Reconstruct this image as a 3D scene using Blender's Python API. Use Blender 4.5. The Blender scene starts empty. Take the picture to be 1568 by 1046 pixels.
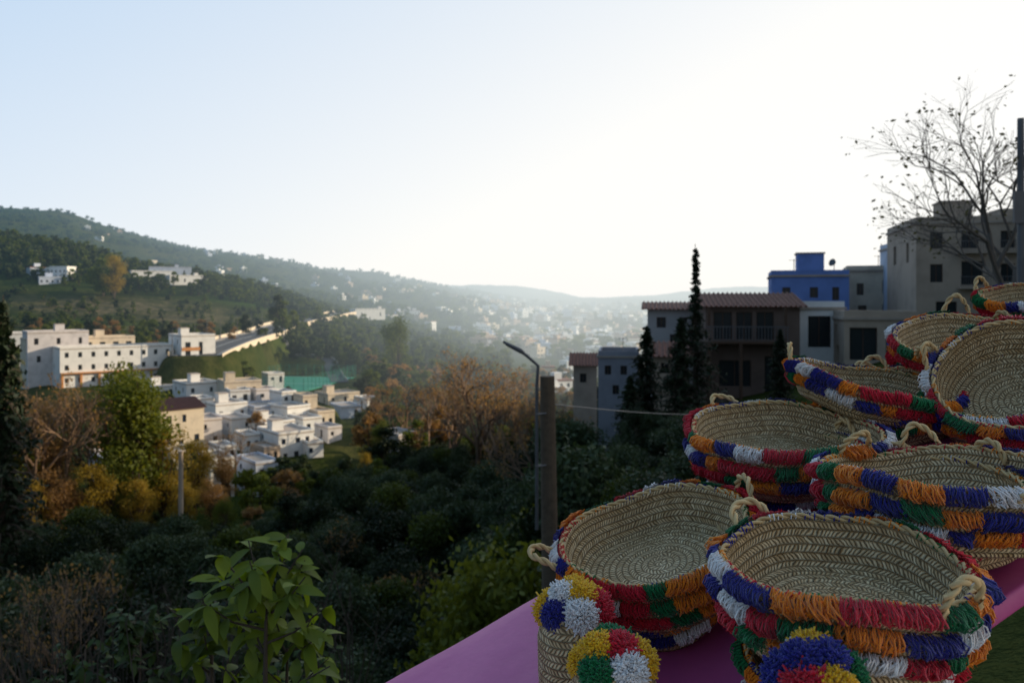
import bpy, math, random
import numpy as np
from mathutils import Vector, Matrix
random.seed(7); rng=np.random.default_rng(7)
scn=bpy.context.scene
F=1220.; HX=784.; HY=460.
def at(px,py,d): return Vector(((px-HX)/F*d, d, -(py-HY)/F*d))
SUN_AZ=math.radians(75); SUN_EL=math.radians(14.5)

# ------------------------------------------------------------------ helpers
def link(o,parent=None):
    scn.collection.objects.link(o)
    if parent: o.parent=parent
    return o
def empty(name,loc=(0,0,0),rotz=0):
    e=bpy.data.objects.new(name,None); e.location=loc; e.rotation_euler=(0,0,rotz); e.empty_display_size=.1
    return link(e)
class MB:
    def __init__(s): s.V=[];s.F=[];s.M=[];s.C=[];s.n=0
    def add(s,V,Fc,m=0,c=None):
        V=np.asarray(V,dtype=float); s.V.append(V)
        for f in Fc: s.F.append(tuple(int(i)+s.n for i in f))
        s.M+= [m]*len(Fc)
        if c is None: c=(.5,.5,.5)
        s.C.append(np.tile(np.array(c,dtype=float),(len(V),1))) if np.ndim(c)==1 else s.C.append(np.asarray(c,dtype=float))
        s.n+=len(V)
    def box(s,a,b,m=0,c=None):
        x0,y0,z0=a;x1,y1,z1=b
        V=[(x0,y0,z0),(x1,y0,z0),(x1,y1,z0),(x0,y1,z0),(x0,y0,z1),(x1,y0,z1),(x1,y1,z1),(x0,y1,z1)]
        s.add(V,[(0,3,2,1),(4,5,6,7),(0,1,5,4),(1,2,6,5),(2,3,7,6),(3,0,4,7)],m,c)
    def tube(s,P,R,k=6,m=0,c=None,cap=True):
        P=[Vector(p) for p in P]; n=len(P)
        V=[];Fc=[]
        d0=(P[-1]-P[0])
        if d0.length<1e-6: d0=P[1]-P[0]
        ref=Vector((0,0,1)) if abs(d0.normalized().z)<.8 else Vector((1,0,0))
        for i in range(n):
            d=(P[min(i+1,n-1)]-P[max(i-1,0)]); d.normalize()
            a=d.cross(ref)
            if a.length<1e-4: a=d.cross(Vector((0,1,0)))
            a.normalize(); b=d.cross(a); r=R[i] if hasattr(R,'__len__') else R
            for j in range(k):
                t=2*math.pi*j/k
                V.append(P[i]+a*(r*math.cos(t))+b*(r*math.sin(t)))
        for i in range(n-1):
            for j in range(k):
                Fc.append((i*k+j,i*k+(j+1)%k,(i+1)*k+(j+1)%k,(i+1)*k+j))
        if cap:
            Fc.append(tuple(range(k))[::-1]); Fc.append(tuple((n-1)*k+j for j in range(k)))
        s.add([tuple(v) for v in V],Fc,m,c)
    def mesh(s,name,mats,smooth=False):
        me=bpy.data.meshes.new(name)
        V=np.concatenate(s.V) if s.V else np.zeros((0,3))
        me.from_pydata(V.tolist(),[],s.F)
        for m in mats: me.materials.append(m)
        me.polygons.foreach_set('material_index',np.array(s.M,dtype=np.int32))
        if smooth: me.polygons.foreach_set('use_smooth',np.ones(len(s.F),dtype=bool))
        C=np.concatenate(s.C); C4=np.ones((len(C),4)); C4[:,:3]=C
        at_=me.color_attributes.new('tint','FLOAT_COLOR','POINT'); at_.data.foreach_set('color',C4.ravel())
        me.update(); return me
    def obj(s,name,mats,parent=None,smooth=False):
        o=bpy.data.objects.new(name,s.mesh(name,mats,smooth)); return link(o,parent)

# ------------------------------------------------------------------ materials
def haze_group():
    g=bpy.data.node_groups.new('painted_aerial_haze','ShaderNodeTree')
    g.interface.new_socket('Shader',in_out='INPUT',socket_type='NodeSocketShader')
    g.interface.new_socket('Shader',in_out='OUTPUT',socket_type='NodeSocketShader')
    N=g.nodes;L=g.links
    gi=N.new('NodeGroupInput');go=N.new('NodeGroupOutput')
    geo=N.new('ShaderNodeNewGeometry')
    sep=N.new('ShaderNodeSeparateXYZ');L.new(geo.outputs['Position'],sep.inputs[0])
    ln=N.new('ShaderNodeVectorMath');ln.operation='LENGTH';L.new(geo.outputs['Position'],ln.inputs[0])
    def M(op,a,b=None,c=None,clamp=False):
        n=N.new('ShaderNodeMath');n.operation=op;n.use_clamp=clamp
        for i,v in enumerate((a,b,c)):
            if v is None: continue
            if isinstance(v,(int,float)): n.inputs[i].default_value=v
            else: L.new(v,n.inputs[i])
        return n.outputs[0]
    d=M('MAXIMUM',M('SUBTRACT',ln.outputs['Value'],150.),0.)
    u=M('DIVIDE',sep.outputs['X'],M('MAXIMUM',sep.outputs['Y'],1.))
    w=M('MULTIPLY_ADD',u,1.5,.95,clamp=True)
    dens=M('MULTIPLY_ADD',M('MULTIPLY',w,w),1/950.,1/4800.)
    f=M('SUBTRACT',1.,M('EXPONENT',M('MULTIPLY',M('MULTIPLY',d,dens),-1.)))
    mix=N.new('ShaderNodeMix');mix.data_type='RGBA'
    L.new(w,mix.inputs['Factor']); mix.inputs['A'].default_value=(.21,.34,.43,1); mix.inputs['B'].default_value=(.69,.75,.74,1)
    em=N.new('ShaderNodeEmission');L.new(mix.outputs['Result'],em.inputs['Color'])  # distant haze painted onto surfaces as emission, paler towards the sun side
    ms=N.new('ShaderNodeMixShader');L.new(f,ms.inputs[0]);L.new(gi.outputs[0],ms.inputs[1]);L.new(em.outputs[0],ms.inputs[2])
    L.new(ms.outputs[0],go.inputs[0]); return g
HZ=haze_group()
def newmat(name):
    m=bpy.data.materials.new(name); m.use_nodes=True; m.node_tree.nodes.clear()
    m.cycles.emission_sampling='NONE'
    return m,m.node_tree.nodes,m.node_tree.links
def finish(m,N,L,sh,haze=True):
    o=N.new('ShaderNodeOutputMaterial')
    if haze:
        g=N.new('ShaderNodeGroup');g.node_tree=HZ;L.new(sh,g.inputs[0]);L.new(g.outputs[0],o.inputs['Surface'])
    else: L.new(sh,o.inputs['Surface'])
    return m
def mathn(N,L,op,a,b=None,c=None,clamp=False):
    n=N.new('ShaderNodeMath');n.operation=op;n.use_clamp=clamp
    for i,v in enumerate((a,b,c)):
        if v is None: continue
        if isinstance(v,(int,float)): n.inputs[i].default_value=v
        else: L.new(v,n.inputs[i])
    return n.outputs[0]
def mixc(N,L,f,a,b):
    n=N.new('ShaderNodeMix');n.data_type='RGBA'
    for k,v in (('Factor',f),('A',a),('B',b)):
        if isinstance(v,(int,float)): n.inputs[k].default_value=v
        elif isinstance(v,tuple): n.inputs[k].default_value=(*v,1)
        else: L.new(v,n.inputs[k])
    return n.outputs['Result']
def noisen(N,L,scale,detail=4,coord=None,rough=.6):
    n=N.new('ShaderNodeTexNoise');n.inputs['Scale'].default_value=scale;n.inputs['Detail'].default_value=detail;n.inputs['Roughness'].default_value=rough
    if coord is None:
        t=N.new('ShaderNodeTexCoord'); coord=t.outputs['Object']
    L.new(coord,n.inputs['Vector']); return n.outputs['Fac']
def plaster(name,col,scale=.6,haze=True,rough=.9,dirt=.35,bump=.1):
    m,N,L=newmat(name)
    g=N.new('ShaderNodeNewGeometry')
    n1=noisen(N,L,scale,6,g.outputs['Position']); n2=noisen(N,L,scale*7,4,g.outputs['Position'])
    r=mathn(N,L,'MULTIPLY_ADD',mathn(N,L,'SUBTRACT',n1,.45,clamp=True),3.,0.,clamp=True)
    dk=tuple(c*(1-dirt) for c in col)
    c=mixc(N,L,r,col,dk); c=mixc(N,L,mathn(N,L,'MULTIPLY',n2,.25),c,tuple(x*.75 for x in col))
    b=N.new('ShaderNodeBsdfPrincipled');L.new(c,b.inputs['Base Color']);b.inputs['Roughness'].default_value=rough
    bp=N.new('ShaderNodeBump');bp.inputs['Strength'].default_value=bump;L.new(n2,bp.inputs['Height']);L.new(bp.outputs[0],b.inputs['Normal'])
    return finish(m,N,L,b.outputs[0],haze)
def foliage(name,ca,cb,tr=.35,haze=True,spec=.25):
    m,N,L=newmat(name)
    oi=N.new('ShaderNodeObjectInfo'); a=N.new('ShaderNodeAttribute');a.attribute_name='tint'
    sp=N.new('ShaderNodeSeparateColor');L.new(a.outputs['Color'],sp.inputs[0])
    f=mathn(N,L,'ADD',mathn(N,L,'MULTIPLY',oi.outputs['Random'],.55),mathn(N,L,'MULTIPLY',sp.outputs['Red'],.6),clamp=True)
    c=mixc(N,L,f,ca,cb)
    b=N.new('ShaderNodeBsdfPrincipled');L.new(c,b.inputs['Base Color']);b.inputs['Roughness'].default_value=.6
    b.inputs['Specular IOR Level'].default_value=spec
    t=N.new('ShaderNodeBsdfTranslucent');c2=mixc(N,L,.5,c,(cb[0]*1.6,cb[1]*1.5,cb[2]*.7));L.new(c2,t.inputs['Color'])
    ms=N.new('ShaderNodeMixShader');ms.inputs[0].default_value=tr;L.new(b.outputs[0],ms.inputs[1]);L.new(t.outputs[0],ms.inputs[2])
    return finish(m,N,L,ms.outputs[0],haze)
WHITE=plaster('limewash_white',(.82,.81,.79),dirt=.22); CREAM=plaster('cream_plaster',(.70,.59,.45)); BLUE=plaster('blue_limewash',(.16,.26,.60))
PALEBLUE=plaster('pale_blue_plaster',(.56,.62,.74)); BEIGE=plaster('beige_plaster',(.46,.36,.28)); GREYP=plaster('grey_plaster',(.42,.40,.40))
OCHRE=plaster('orange_render',(.60,.27,.10)); BROWN=plaster('brown_timber',(.10,.055,.035)); LILAC=plaster('offwhite_plaster',(.68,.64,.64))
DUSK=plaster('dark_brown_plaster',(.16,.11,.09)); SLATE=plaster('bluish_grey_plaster',(.30,.30,.34))
ROOFT=plaster('terrace_screed',(.42,.34,.28)); CONC=plaster('concrete',(.33,.31,.29)); TILE=plaster('clay_tile',(.22,.09,.06),3.,True,.8,.5,.4)
ASPH=plaster('asphalt',(.07,.07,.072)); PAINT=plaster('road_paint',(.7,.7,.68)); TURF=plaster('pitch_turf',(.02,.26,.17),.2,True,.9,.15)
NET=plaster('green_fence_mesh',(.03,.2,.14)); BARKM=plaster('bark',(.07,.05,.035),4.,True,.95,.5,.5); TWIG=plaster('dry_twig',(.22,.14,.09),4.,True,.9,.4)
POLEW=plaster('weathered_pole_wood',(.13,.09,.06),9,True,.95,.5,.5); METAL=plaster('grey_metal',(.10,.10,.11),5,True,.4)
SHUT=plaster('blue_shutter',(.05,.10,.22))
def glass():
    m,N,L=newmat('window_glass'); b=N.new('ShaderNodeBsdfPrincipled');b.inputs['Base Color'].default_value=(.02,.025,.03,1);b.inputs['Roughness'].default_value=.25
    return finish(m,N,L,b.outputs[0])
GLASS=glass()

# ------------------------------------------------------------------ house specs
village=[
 (14,62,512,560,225,10,30,WHITE,2,3,'flat'),(52,128,510,590,205,10,38,LILAC,3,3,'flat'),
 (248,312,626,690,150,10,45,CREAM,2,3,'tile'),(286,334,588,628,190,9,42,WHITE,2,2,'flat'),
 (345,400,586,612,188,8,32,CREAM,1,3,'flat'),(330,380,620,652,172,9,42,WHITE,1,3,'flat'),
 (388,434,624,652,174,9,36,PALEBLUE,2,2,'flat'),(404,454,648,676,160,9,44,WHITE,1,3,'flat'),
 (424,484,664,708,148,10,40,WHITE,2,3,'flat'),(438,478,624,650,172,8,48,WHITE,1,2,'flat'),
 (388,430,710,762,128,8,40,PALEBLUE,2,2,'flat'),(320,362,706,764,126,8,36,WHITE,2,2,'flat'),
 (484,516,632,656,172,8,40,CREAM,1,2,'flat'),(520,556,624,640,196,8,32,PALEBLUE,1,2,'flat'),
 (606,646,668,696,138,7,40,LILAC,1,2,'flat'),(156,206,704,752,112,8,40,LILAC,1,2,'flat'),
 (352,388,642,680,162,8,42,WHITE,2,2,'flat'),(304,342,644,684,158,8,35,LILAC,2,2,'flat'),
 (206,262,416,436,480,12,32,WHITE,1,4,'flat'),(264,314,423,437,470,12,35,WHITE,1,4,'flat'),(232,290,410,424,500,12,25,PALEBLUE,1,3,'flat'),
 (545,590,474,490,560,12,32,WHITE,1,3,'flat'),(502,552,604,618,215,8,40,CREAM,1,3,'flat'),
 (462,496,642,664,166,7,40,WHITE,1,2,'flat'),(236,288,592,618,196,9,40,WHITE,2,3,'flat'),
 (352,384,600,618,182,6,30,WHITE,1,2,'flat'),(392,424,598,614,186,6,38,LILAC,1,2,'flat'),(430,456,602,620,181,6,44,WHITE,1,2,'flat'),
 (462,488,608,626,177,6,35,CREAM,1,2,'flat'),(302,328,612,634,174,6,40,WHITE,1,2,'flat'),(372,400,668,692,150,6,36,WHITE,1,2,'flat'),
 (404,430,688,708,142,6,42,BEIGE,1,2,'flat'),(470,496,680,700,147,6,30,WHITE,1,2,'flat'),(502,524,656,672,159,6,40,LILAC,1,2,'flat'),
 (338,362,686,706,141,6,40,WHITE,1,2,'flat'),(264,290,694,716,134,6,34,CREAM,1,2,'flat'),(212,238,640,664,160,6,40,WHITE,1,2,'flat'),
 (560,586,612,626,205,7,40,WHITE,1,2,'flat'),(410,436,574,586,232,6,35,WHITE,1,2,'flat'),
]
pads=[]
for s in village:
    p=at((s[0]+s[1])/2,s[3],s[4]); pads.append((p.x,p.y+3,p.z,(6 if s[5]>6 else 4) if s[4]<300 else 14))
pitch_c=at(446,587,252); pads.append((pitch_c.x,pitch_c.y,pitch_c.z-.25,27))
school_c=at(195,588,207); pads.append((school_c.x,school_c.y+5,school_c.z,20))
road_pts=[at(300,545,212),at(322,535,228),at(362,521,262),at(412,507,312),at(430,499,355),at(474,489,430),at(530,478,540)]
road2=[at(520,560,255),at(500,545,305),at(455,560,300),at(400,566,300)]
for P in (road_pts,):
    for a,b in zip(P[:-1],P[1:]):
        for t in (0,.33,.66): q=a.lerp(b,t); pads.append((q.x,q.y,q.z-.35,7))

# ------------------------------------------------------------------ terrain
D=[.3,3,10,25,50,75,100,150,210,300,400,550,800,1200,2000,3000,6000,9500]
COL={ -3200:[-1.8,-4.5,-10,-17,-23,-26,-29,-29,-24,-8,10,60,90,140,240,200,100,0],
 0:[-1.8,-4.5,-10,-17,-23,-26,-29,-29,-24,-13,-5,52,50,100,234,190,60,-60],
 100:[-1.8,-4.5,-10,-17,-23,-27,-30,-30,-25,-14,-7,44,42,90,221,170,60,-60],
 200:[-1.8,-4.5,-10,-17,-23,-27,-30,-30,-25,-15,-8,28,25,60,176,120,60,-60],
 300:[-1.8,-4.5,-10,-17,-23,-27,-30,-30,-26,-15,-8,19,15,45,132,90,50,-60],
 400:[-1.8,-4.5,-10,-17,-23,-27,-30,-30,-27,-16,-10,13,8,30,106,60,40,-60],
 500:[-1.8,-4.5,-10,-17,-23,-27,-30,-31,-29,-23,-18,-6,-5,15,78,50,40,-60],
 600:[-1.8,-4.5,-10,-17,-23,-27,-30,-32,-32,-29,-26,-18,-14,5,57,40,60,-60],
 700:[-1.8,-4.2,-9,-16,-22,-26,-29,-32,-33,-32,-31,-30,-24,-10,25,30,120,-60],
 800:[-1.7,-4,-8,-14,-19,-23,-27,-31,-33,-33,-33,-33,-31,-24,0,10,110,-60],
 900:[-1.6,-3.4,-7,-11,-14,-16,-20,-26,-31,-33,-34,-34,-33,-28,-8,0,5,-60],
 1000:[-1.5,-3,-5.5,-8,-9,-9.5,-14,-22,-28,-32,-33,-33,-30,-26,-6,2,30,-60],
 1100:[-1.4,-2.4,-4.5,-6.5,-7,-7,-9,-16,-24,-28,-30,-30,-28,-24,-5,2,110,-60],
 1250:[-1.3,-1.8,-3.5,-5,-5.6,-5.4,-6,-9,-14,-20,-22,-22,-20,-18,-5,2,90,-60],
 1400:[-1.25,-1.5,-2.5,-3.2,-3.4,-3.2,-3,-3,-3,-3,-3,-3,-3,-3,-3,2,60,-60],
 1568:[-1.2,-1.4,-1.6,-1.8,-1.6,-1,0,2,3,3,3,3,3,3,3,3,60,-60],
 1760:[-1.2,-1.3,-1.2,0,5,9,12,14,14,14,14,12,10,10,10,10,60,-60],  # from here on: unseen hill right of frame, shaped to shade the foreground
 2130:[-1.2,-1.2,-.5,4,14,24,30,28,22,20,18,16,12,10,10,10,60,-60],
 3100:[-1.2,-1,1.5,12,34,52,58,44,30,22,18,16,12,10,10,10,60,-60],
 5200:[-1.2,-.6,5,26,58,76,76,58,40,24,20,16,12,10,10,10,60,-60],
 8100:[-1.2,-.4,14,42,76,86,86,70,50,30,20,16,12,10,10,10,60,-60]}
cpx=np.array(sorted(COL)); cu=(cpx-HX)/F; T=np.array([COL[k] for k in sorted(COL)],float)
lD=np.log(np.array(D))
GU=np.concatenate([np.linspace(-3.2,-.8,20)[:-1],np.linspace(-.8,1.0,200),np.linspace(1.0,6.,50)[1:]])
GL=np.linspace(math.log(.3),math.log(9500),230)
tmp=np.array([np.interp(GL,lD,T[i]) for i in range(len(cu))])
G=np.array([np.interp(GU,cu,tmp[:,j]) for j in range(len(GL))]).T
def blur(A,ax,n):
    for _ in range(n):
        P=np.pad(A,[(1,1) if i==ax else (0,0) for i in range(2)],mode='edge')
        A=(P.take(range(0,A.shape[ax]),ax)+2*P.take(range(1,A.shape[ax]+1),ax)+P.take(range(2,A.shape[ax]+2),ax))/4
    return A
Gb=blur(G,0,10); Gb[210:]=G[210:]; G=blur(Gb,1,6)
def gnoise(x,y):
    z=0
    for i,(fr,am) in enumerate(((.004,1.),(.009,.7),(.021,.4),(.05,.2),(.12,.09),(.31,.04))):
        z=z+am*np.sin(x*fr*1.3+y*fr*.7+i*2.1+1.5*np.sin(y*fr*1.1+i))*np.cos(y*fr*1.2-x*fr*.5+i*1.3+np.sin(x*fr*.9))
    return z
def ground(x,y):
    x=np.asarray(x,float);y=np.asarray(y,float)
    yy=np.clip(y,.3,9500); u=np.clip(x/yy,-3.2,6.); l=np.log(yy)
    ui=np.clip(np.interp(u,GU,np.arange(len(GU))),0,len(GU)-1.001); li=np.clip((l-GL[0])/(GL[1]-GL[0]),0,len(GL)-1.001)
    a=ui.astype(int);b=li.astype(int);fa=ui-a;fb=li-b
    z=G[a,b]*(1-fa)*(1-fb)+G[a+1,b]*fa*(1-fb)+G[a,b+1]*(1-fa)*fb+G[a+1,b+1]*fa*fb
    z=z+gnoise(x,y)*np.clip(yy*.006,.02,7)
    for (px,py,pz,r) in pads:
        dd=np.hypot(x-px,y-py); w=np.clip((r*1.7-dd)/(r*.7),0,1); w=w*w*(3-2*w); z=z*(1-w)+pz*w
    return z
def gz(x,y): return float(ground(np.array([x]),np.array([y]))[0])

UU=np.concatenate([np.linspace(-3.2,-.75,30)[:-1],np.linspace(-.75,.75,420),np.linspace(.75,6.,90)[1:]])
LL=np.linspace(math.log(.3),math.log(9500),420)
uu,ll=np.meshgrid(UU,LL,indexing='ij'); Y=np.exp(ll); X=uu*Y; Z=ground(X,Y)
nu,nl=X.shape
V=np.stack([X,Y,Z],-1).reshape(-1,3)
idx=np.arange(nu*nl).reshape(nu,nl)
Q=np.stack([idx[:-1,:-1],idx[1:,:-1],idx[1:,1:],idx[:-1,1:]],-1).reshape(-1,4)
me=bpy.data.meshes.new('ground_terrain'); me.from_pydata(V.tolist(),[],Q.tolist())
me.polygons.foreach_set('use_smooth',np.ones(len(Q),bool))
dry=np.zeros(len(V));lush=np.zeros(len(V))
def ell(arr,px,d,rx,ry,val=1):
    c=at(px,460,d); w=np.clip(1.6-np.hypot((V[:,0]-c.x)/rx,(V[:,1]-c.y)/ry)*1.3,0,1); np.maximum(arr,w*val,out=arr)
ell(dry,180,400,60,22);ell(dry,330,380,40,20);ell(dry,120,330,30,12,.7);ell(dry,470,420,20,14);ell(dry,250,345,30,10,.8)
ell(lush,400,300,26,18,.7);ell(lush,60,440,50,16,.6);ell(lush,180,350,50,14);ell(lush,540,280,14,20,.6);ell(lush,380,440,30,12);ell(lush,300,330,40,12,.8)
C4=np.ones((len(V),4));C4[:,0]=dry;C4[:,1]=lush;C4[:,2]=0
ca=me.color_attributes.new('cover','FLOAT_COLOR','POINT');ca.data.foreach_set('color',C4.ravel())
m,N,L=newmat('hillside_ground')
g=N.new('ShaderNodeNewGeometry'); a=N.new('ShaderNodeAttribute');a.attribute_name='cover'
sp=N.new('ShaderNodeSeparateColor');L.new(a.outputs['Color'],sp.inputs[0])
n1=noisen(N,L,.012,8,g.outputs['Position']);n2=noisen(N,L,.25,8,g.outputs['Position'],.7);n3=noisen(N,L,.06,6,g.outputs['Position'],.65)
c=mixc(N,L,mathn(N,L,'MULTIPLY_ADD',n1,3.,-1.,clamp=True),(.034,.052,.014),(.09,.08,.028))
pat=mathn(N,L,'MULTIPLY_ADD',n3,2.6,-.6,clamp=True)
c=mixc(N,L,mathn(N,L,'MULTIPLY',mathn(N,L,'MULTIPLY',sp.outputs['Green'],.9),pat),c,(.06,.105,.018))
c=mixc(N,L,mathn(N,L,'MULTIPLY',mathn(N,L,'MULTIPLY',sp.outputs['Red'],.95),pat),c,(.25,.185,.11))
c=mixc(N,L,mathn(N,L,'MULTIPLY_ADD',n2,3.2,-1.25,clamp=True),c,(.026,.040,.010))
b=N.new('ShaderNodeBsdfPrincipled');L.new(c,b.inputs['Base Color']);b.inputs['Roughness'].default_value=1;b.inputs['Specular IOR Level'].default_value=0
bp=N.new('ShaderNodeBump');bp.inputs['Strength'].default_value=.8;bp.inputs['Distance'].default_value=1.5;L.new(n2,bp.inputs['Height']);L.new(bp.outputs[0],b.inputs['Normal'])
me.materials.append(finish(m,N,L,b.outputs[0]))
link(bpy.data.objects.new('ground_terrain',me))

# ------------------------------------------------------------------ houses
def facade(B,W,o,ud,w,h,rects,m_wall=0,rec=.18):
    o=Vector(o);ud=Vector(ud);nz=Vector((0,0,1)); n=ud.cross(nz)
    xs=sorted(set([0,w]+[r[0] for r in rects]+[r[2] for r in rects])); zs=sorted(set([0,h]+[r[1] for r in rects]+[r[3] for r in rects]))
    P=lambda x,z,dd=0: tuple(o+ud*x+nz*z-n*dd)
    for i in range(len(xs)-1):
        for j in range(len(zs)-1):
            x0,x1,z0,z1=xs[i],xs[i+1],zs[j],zs[j+1]; cx=(x0+x1)/2;cz=(z0+z1)/2
            if any(r[0]<cx<r[2] and r[1]<cz<r[3] for r in rects): continue
            B.add([P(x0,z0),P(x1,z0),P(x1,z1),P(x0,z1)],[(0,1,2,3)],m_wall)
    for r in rects:
        x0,z0,x1,z1=r[:4]
        V=[P(x0,z0),P(x1,z0),P(x1,z1),P(x0,z1),P(x0,z0,rec),P(x1,z0,rec),P(x1,z1,rec),P(x0,z1,rec)]
        B.add(V,[(0,1,5,4),(1,2,6,5),(2,3,7,6),(3,0,4,7)],m_wall)
        W.add(V[4:],[(0,1,2,3)],0)
        f=.05; mx=(x0+x1)/2
        for (a0,b0,a1,b1) in ((mx-f/2,z0,mx+f/2,z1),(x0,z0,x0+f,z1),(x1-f,z0,x1,z1),(x0+f,z1-f,mx-f/2,z1),(mx+f/2,z1-f,x1-f,z1)):
            W.add([P(a0,b0,rec-.03),P(a1,b0,rec-.03),P(a1,b1,rec-.03),P(a0,b1,rec-.03)],[(0,1,2,3)],1)
def house(name,base,w,dp,h,rot,mat,rows,cols,roof='flat',rects=None,trim=None,fnd=4,side=True,roofmat=None,parent=None):
    e=empty(name,base,math.radians(rot)) if parent is None else parent
    B=MB();W=MB();R=MB()
    rg=random.Random(hash((round(base[0]*10),round(base[1]*10)))&0xffff)
    def grid(ww,hh,rws,cls):
        out=[];fh=hh/rws;cw=ww/cls
        for r in range(rws):
            for c_ in range(cls):
                if rg.random()<.25: continue
                a=min(.45,cw*.25)*rg.uniform(.8,1.1); z0=r*fh+fh*.36;z1=r*fh+fh*.72
                if r==0 and c_==cls//2: z0=.02;z1=min(2.1,fh*.8)
                x=cw*(c_+.5)+rg.uniform(-.12,.12)*cw
                out.append((x-a,z0,x+a,z1))
        return out
    facade(B,W,(-w/2,0,0),(1,0,0),w,h,rects if rects is not None else grid(w,h,rows,cols))
    facade(B,W,(w/2,0,0),(0,1,0),dp,h,grid(dp,h,rows,max(1,int(dp/4))) if side else [])
    facade(B,W,(-w/2,dp,0),(0,-1,0),dp,h,grid(dp,h,rows,max(1,int(dp/4))) if side else [])
    facade(B,W,(w/2,dp,0),(-1,0,0),w,h,[])
    B.add([(-w/2,0,0),(w/2,0,0),(w/2,dp,0),(-w/2,dp,0),(-w/2,0,-fnd),(w/2,0,-fnd),(w/2,dp,-fnd),(-w/2,dp,-fnd)],[(0,4,5,1),(1,5,6,2),(2,6,7,3),(3,7,4,0)],0)
    if roof=='flat':
        R.box((-w/2-.12,-.12,h),(w/2+.12,dp+.12,h+.16),0)
        t=.18;ph=.55
        R.box((-w/2,0,h+.16),(w/2,t,h+ph),1);R.box((-w/2,dp-t,h+.16),(w/2,dp,h+ph),1)
        R.box((-w/2,t,h+.16),(-w/2+t,dp-t,h+ph),1);R.box((w/2-t,t,h+.16),(w/2,dp-t,h+ph),1)
        if w>5 and rg.random()<.6:
            x=rg.uniform(-w/2+1.4,w/2-1.6); R.box((x-1.1,dp*.45,h+.16),(x+1.1,dp*.45+2.4,h+2.1),1); R.box((x-1.2,dp*.45-.1,h+2.1),(x+1.2,dp*.45+2.5,h+2.22),0)
        if rg.random()<.5:
            x=rg.uniform(-w/2+.6,w/2-.6); R.tube([(x,dp*.3,h+.16),(x,dp*.3,h+1.6)],.03,4,0); R.tube([(x-.4,dp*.3,h+1.5),(x+.4,dp*.3,h+1.5)],.02,4,0)
    else:
        ov=.45; rh=min(1.6,dp*.2) if roof=='tile' else roof
        V=[(-w/2-ov,-ov,h),(w/2+ov,-ov,h),(w/2+ov,dp+ov,h),(-w/2-ov,dp+ov,h),(-w/2-ov,dp/2,h+rh),(w/2+ov,dp/2,h+rh)]
        R.add(V,[(0,1,5,4),(2,3,4,5),(1,2,5),(3,0,4),(0,3,2,1)],2)
        k=int((w+2*ov)/.3)
        for i in range(k):
            x=-w/2-ov+(i+.5)*(w+2*ov)/k
            R.tube([(x,-ov,h+.03),(x,dp/2,h+rh+.03)],.09,4,2)
    B.obj('walls',[mat],e)
    if W.n: W.obj('windows',[GLASS,trim or BROWN],e)
    R.obj('roof',[roofmat or ROOFT,mat,TILE],e)
    return e
def house_px(name,s,**k):
    p=at((s[0]+s[1])/2,s[3],s[4]); W_=(s[1]-s[0])/F*s[4]; H_=(s[3]-s[2])/F*s[4]; rot=s[6]
    r=math.radians(rot); dp=s[5]
    w=max(3,(W_-dp*.3*math.sin(r))/math.cos(r))
    return house(name,p,w,dp,H_,rot,s[7],s[8],s[9],s[10],**k)
for s in village: house_px('village_house',s,trim=random.choice([BROWN,SHUT,METAL]))
e=empty('institute_building',school_c,math.radians(40))
def sub(name,base,w,dp,h,mat,rows,cols,**k):
    h_=house(name,base,w,dp,h,0,mat,rows,cols,**k); h_.parent=e; return h_
def rw(w,h,rows,cols,ww=.7):
    out=[]
    for r in range(rows):
        for c_ in range(cols):
            x=(c_+.5)*w/cols; z=r*h/rows; out.append((x-ww,z+h/rows*.35,x+ww,z+h/rows*.75))
    return out
sub('main_wing',(-2,0,0),27,9,9.5,WHITE,3,8,rects=rw(27,9.5,3,9,.45),trim=METAL)
sub('end_tower',(17,-3.5,-1.5),9,11,13.5,WHITE,4,3,rects=[(1,1,2.4,12),(4.6,1,5.6,12)],trim=METAL)
sub('rear_wing',(-8,12,0),26,8,11.5,CREAM,3,8,rects=rw(26,11.5,3,8),trim=METAL)
B=MB()
for zz in (2.6,5.4,8.2): B.box((12.6,-3.62,zz),(17.4,-3.502,zz+.9),0)
for x in np.linspace(-15,10,7): B.box((x-.25,-.5,0),(x+.25,-.02,3.4),0)
B.box((-15.4,-.9,3.4),(11,-.02,3.7),0)
B.obj('orange_spandrels',[OCHRE],e)

def rect_m(x0,x1,y0,y1,X0,X1,YB,d):
    k=d/F; return ((x0-X0)*k,(YB-y1)*k,(x1-X0)*k,(YB-y0)*k)
def rhouse(name,X0,X1,YT,YB,d,dp,rot,mat,openings,roof='flat',**k):
    p=at((X0+X1)/2,YB,d); w=(X1-X0)/F*d;h=(YB-YT)/F*d
    return house(name,p,w,dp,h,rot,mat,2,2,roof,rects=[rect_m(*o,X0,X1,YB,d) for o in openings],**k)
hh=rhouse('balcony_house',1082,1222,470,612,52,8,-8,DUSK,[(1094,1122,478,520),(1128,1152,478,520),(1158,1184,478,520),(1102,1150,552,592),(1170,1194,545,604)],.9)
B=MB();w=140/F*52
B.box((-w/2-.1,-1.3,3.7),(w/2-.9,-.01,3.85),0)
for x in np.linspace(-w/2,w/2-1,26): B.box((x-.02,-1.28,3.85),(x+.02,-1.24,4.75),1)
B.box((-w/2-.05,-1.3,4.75),(w/2-.95,-1.22,4.82),1)
for x in (-w/2+.1,-.9,w/2-1.1): B.tube([(x,-1.2,-.5),(x,-1.2,3.7)],.12,8,0)
for x in (-w/2+.1,w/2-1.1): B.box((x-.08,-1.18,4.82),(x+.08,-1.02,6.0),0)
B.obj('balcony',[BROWN,METAL],hh)
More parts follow.
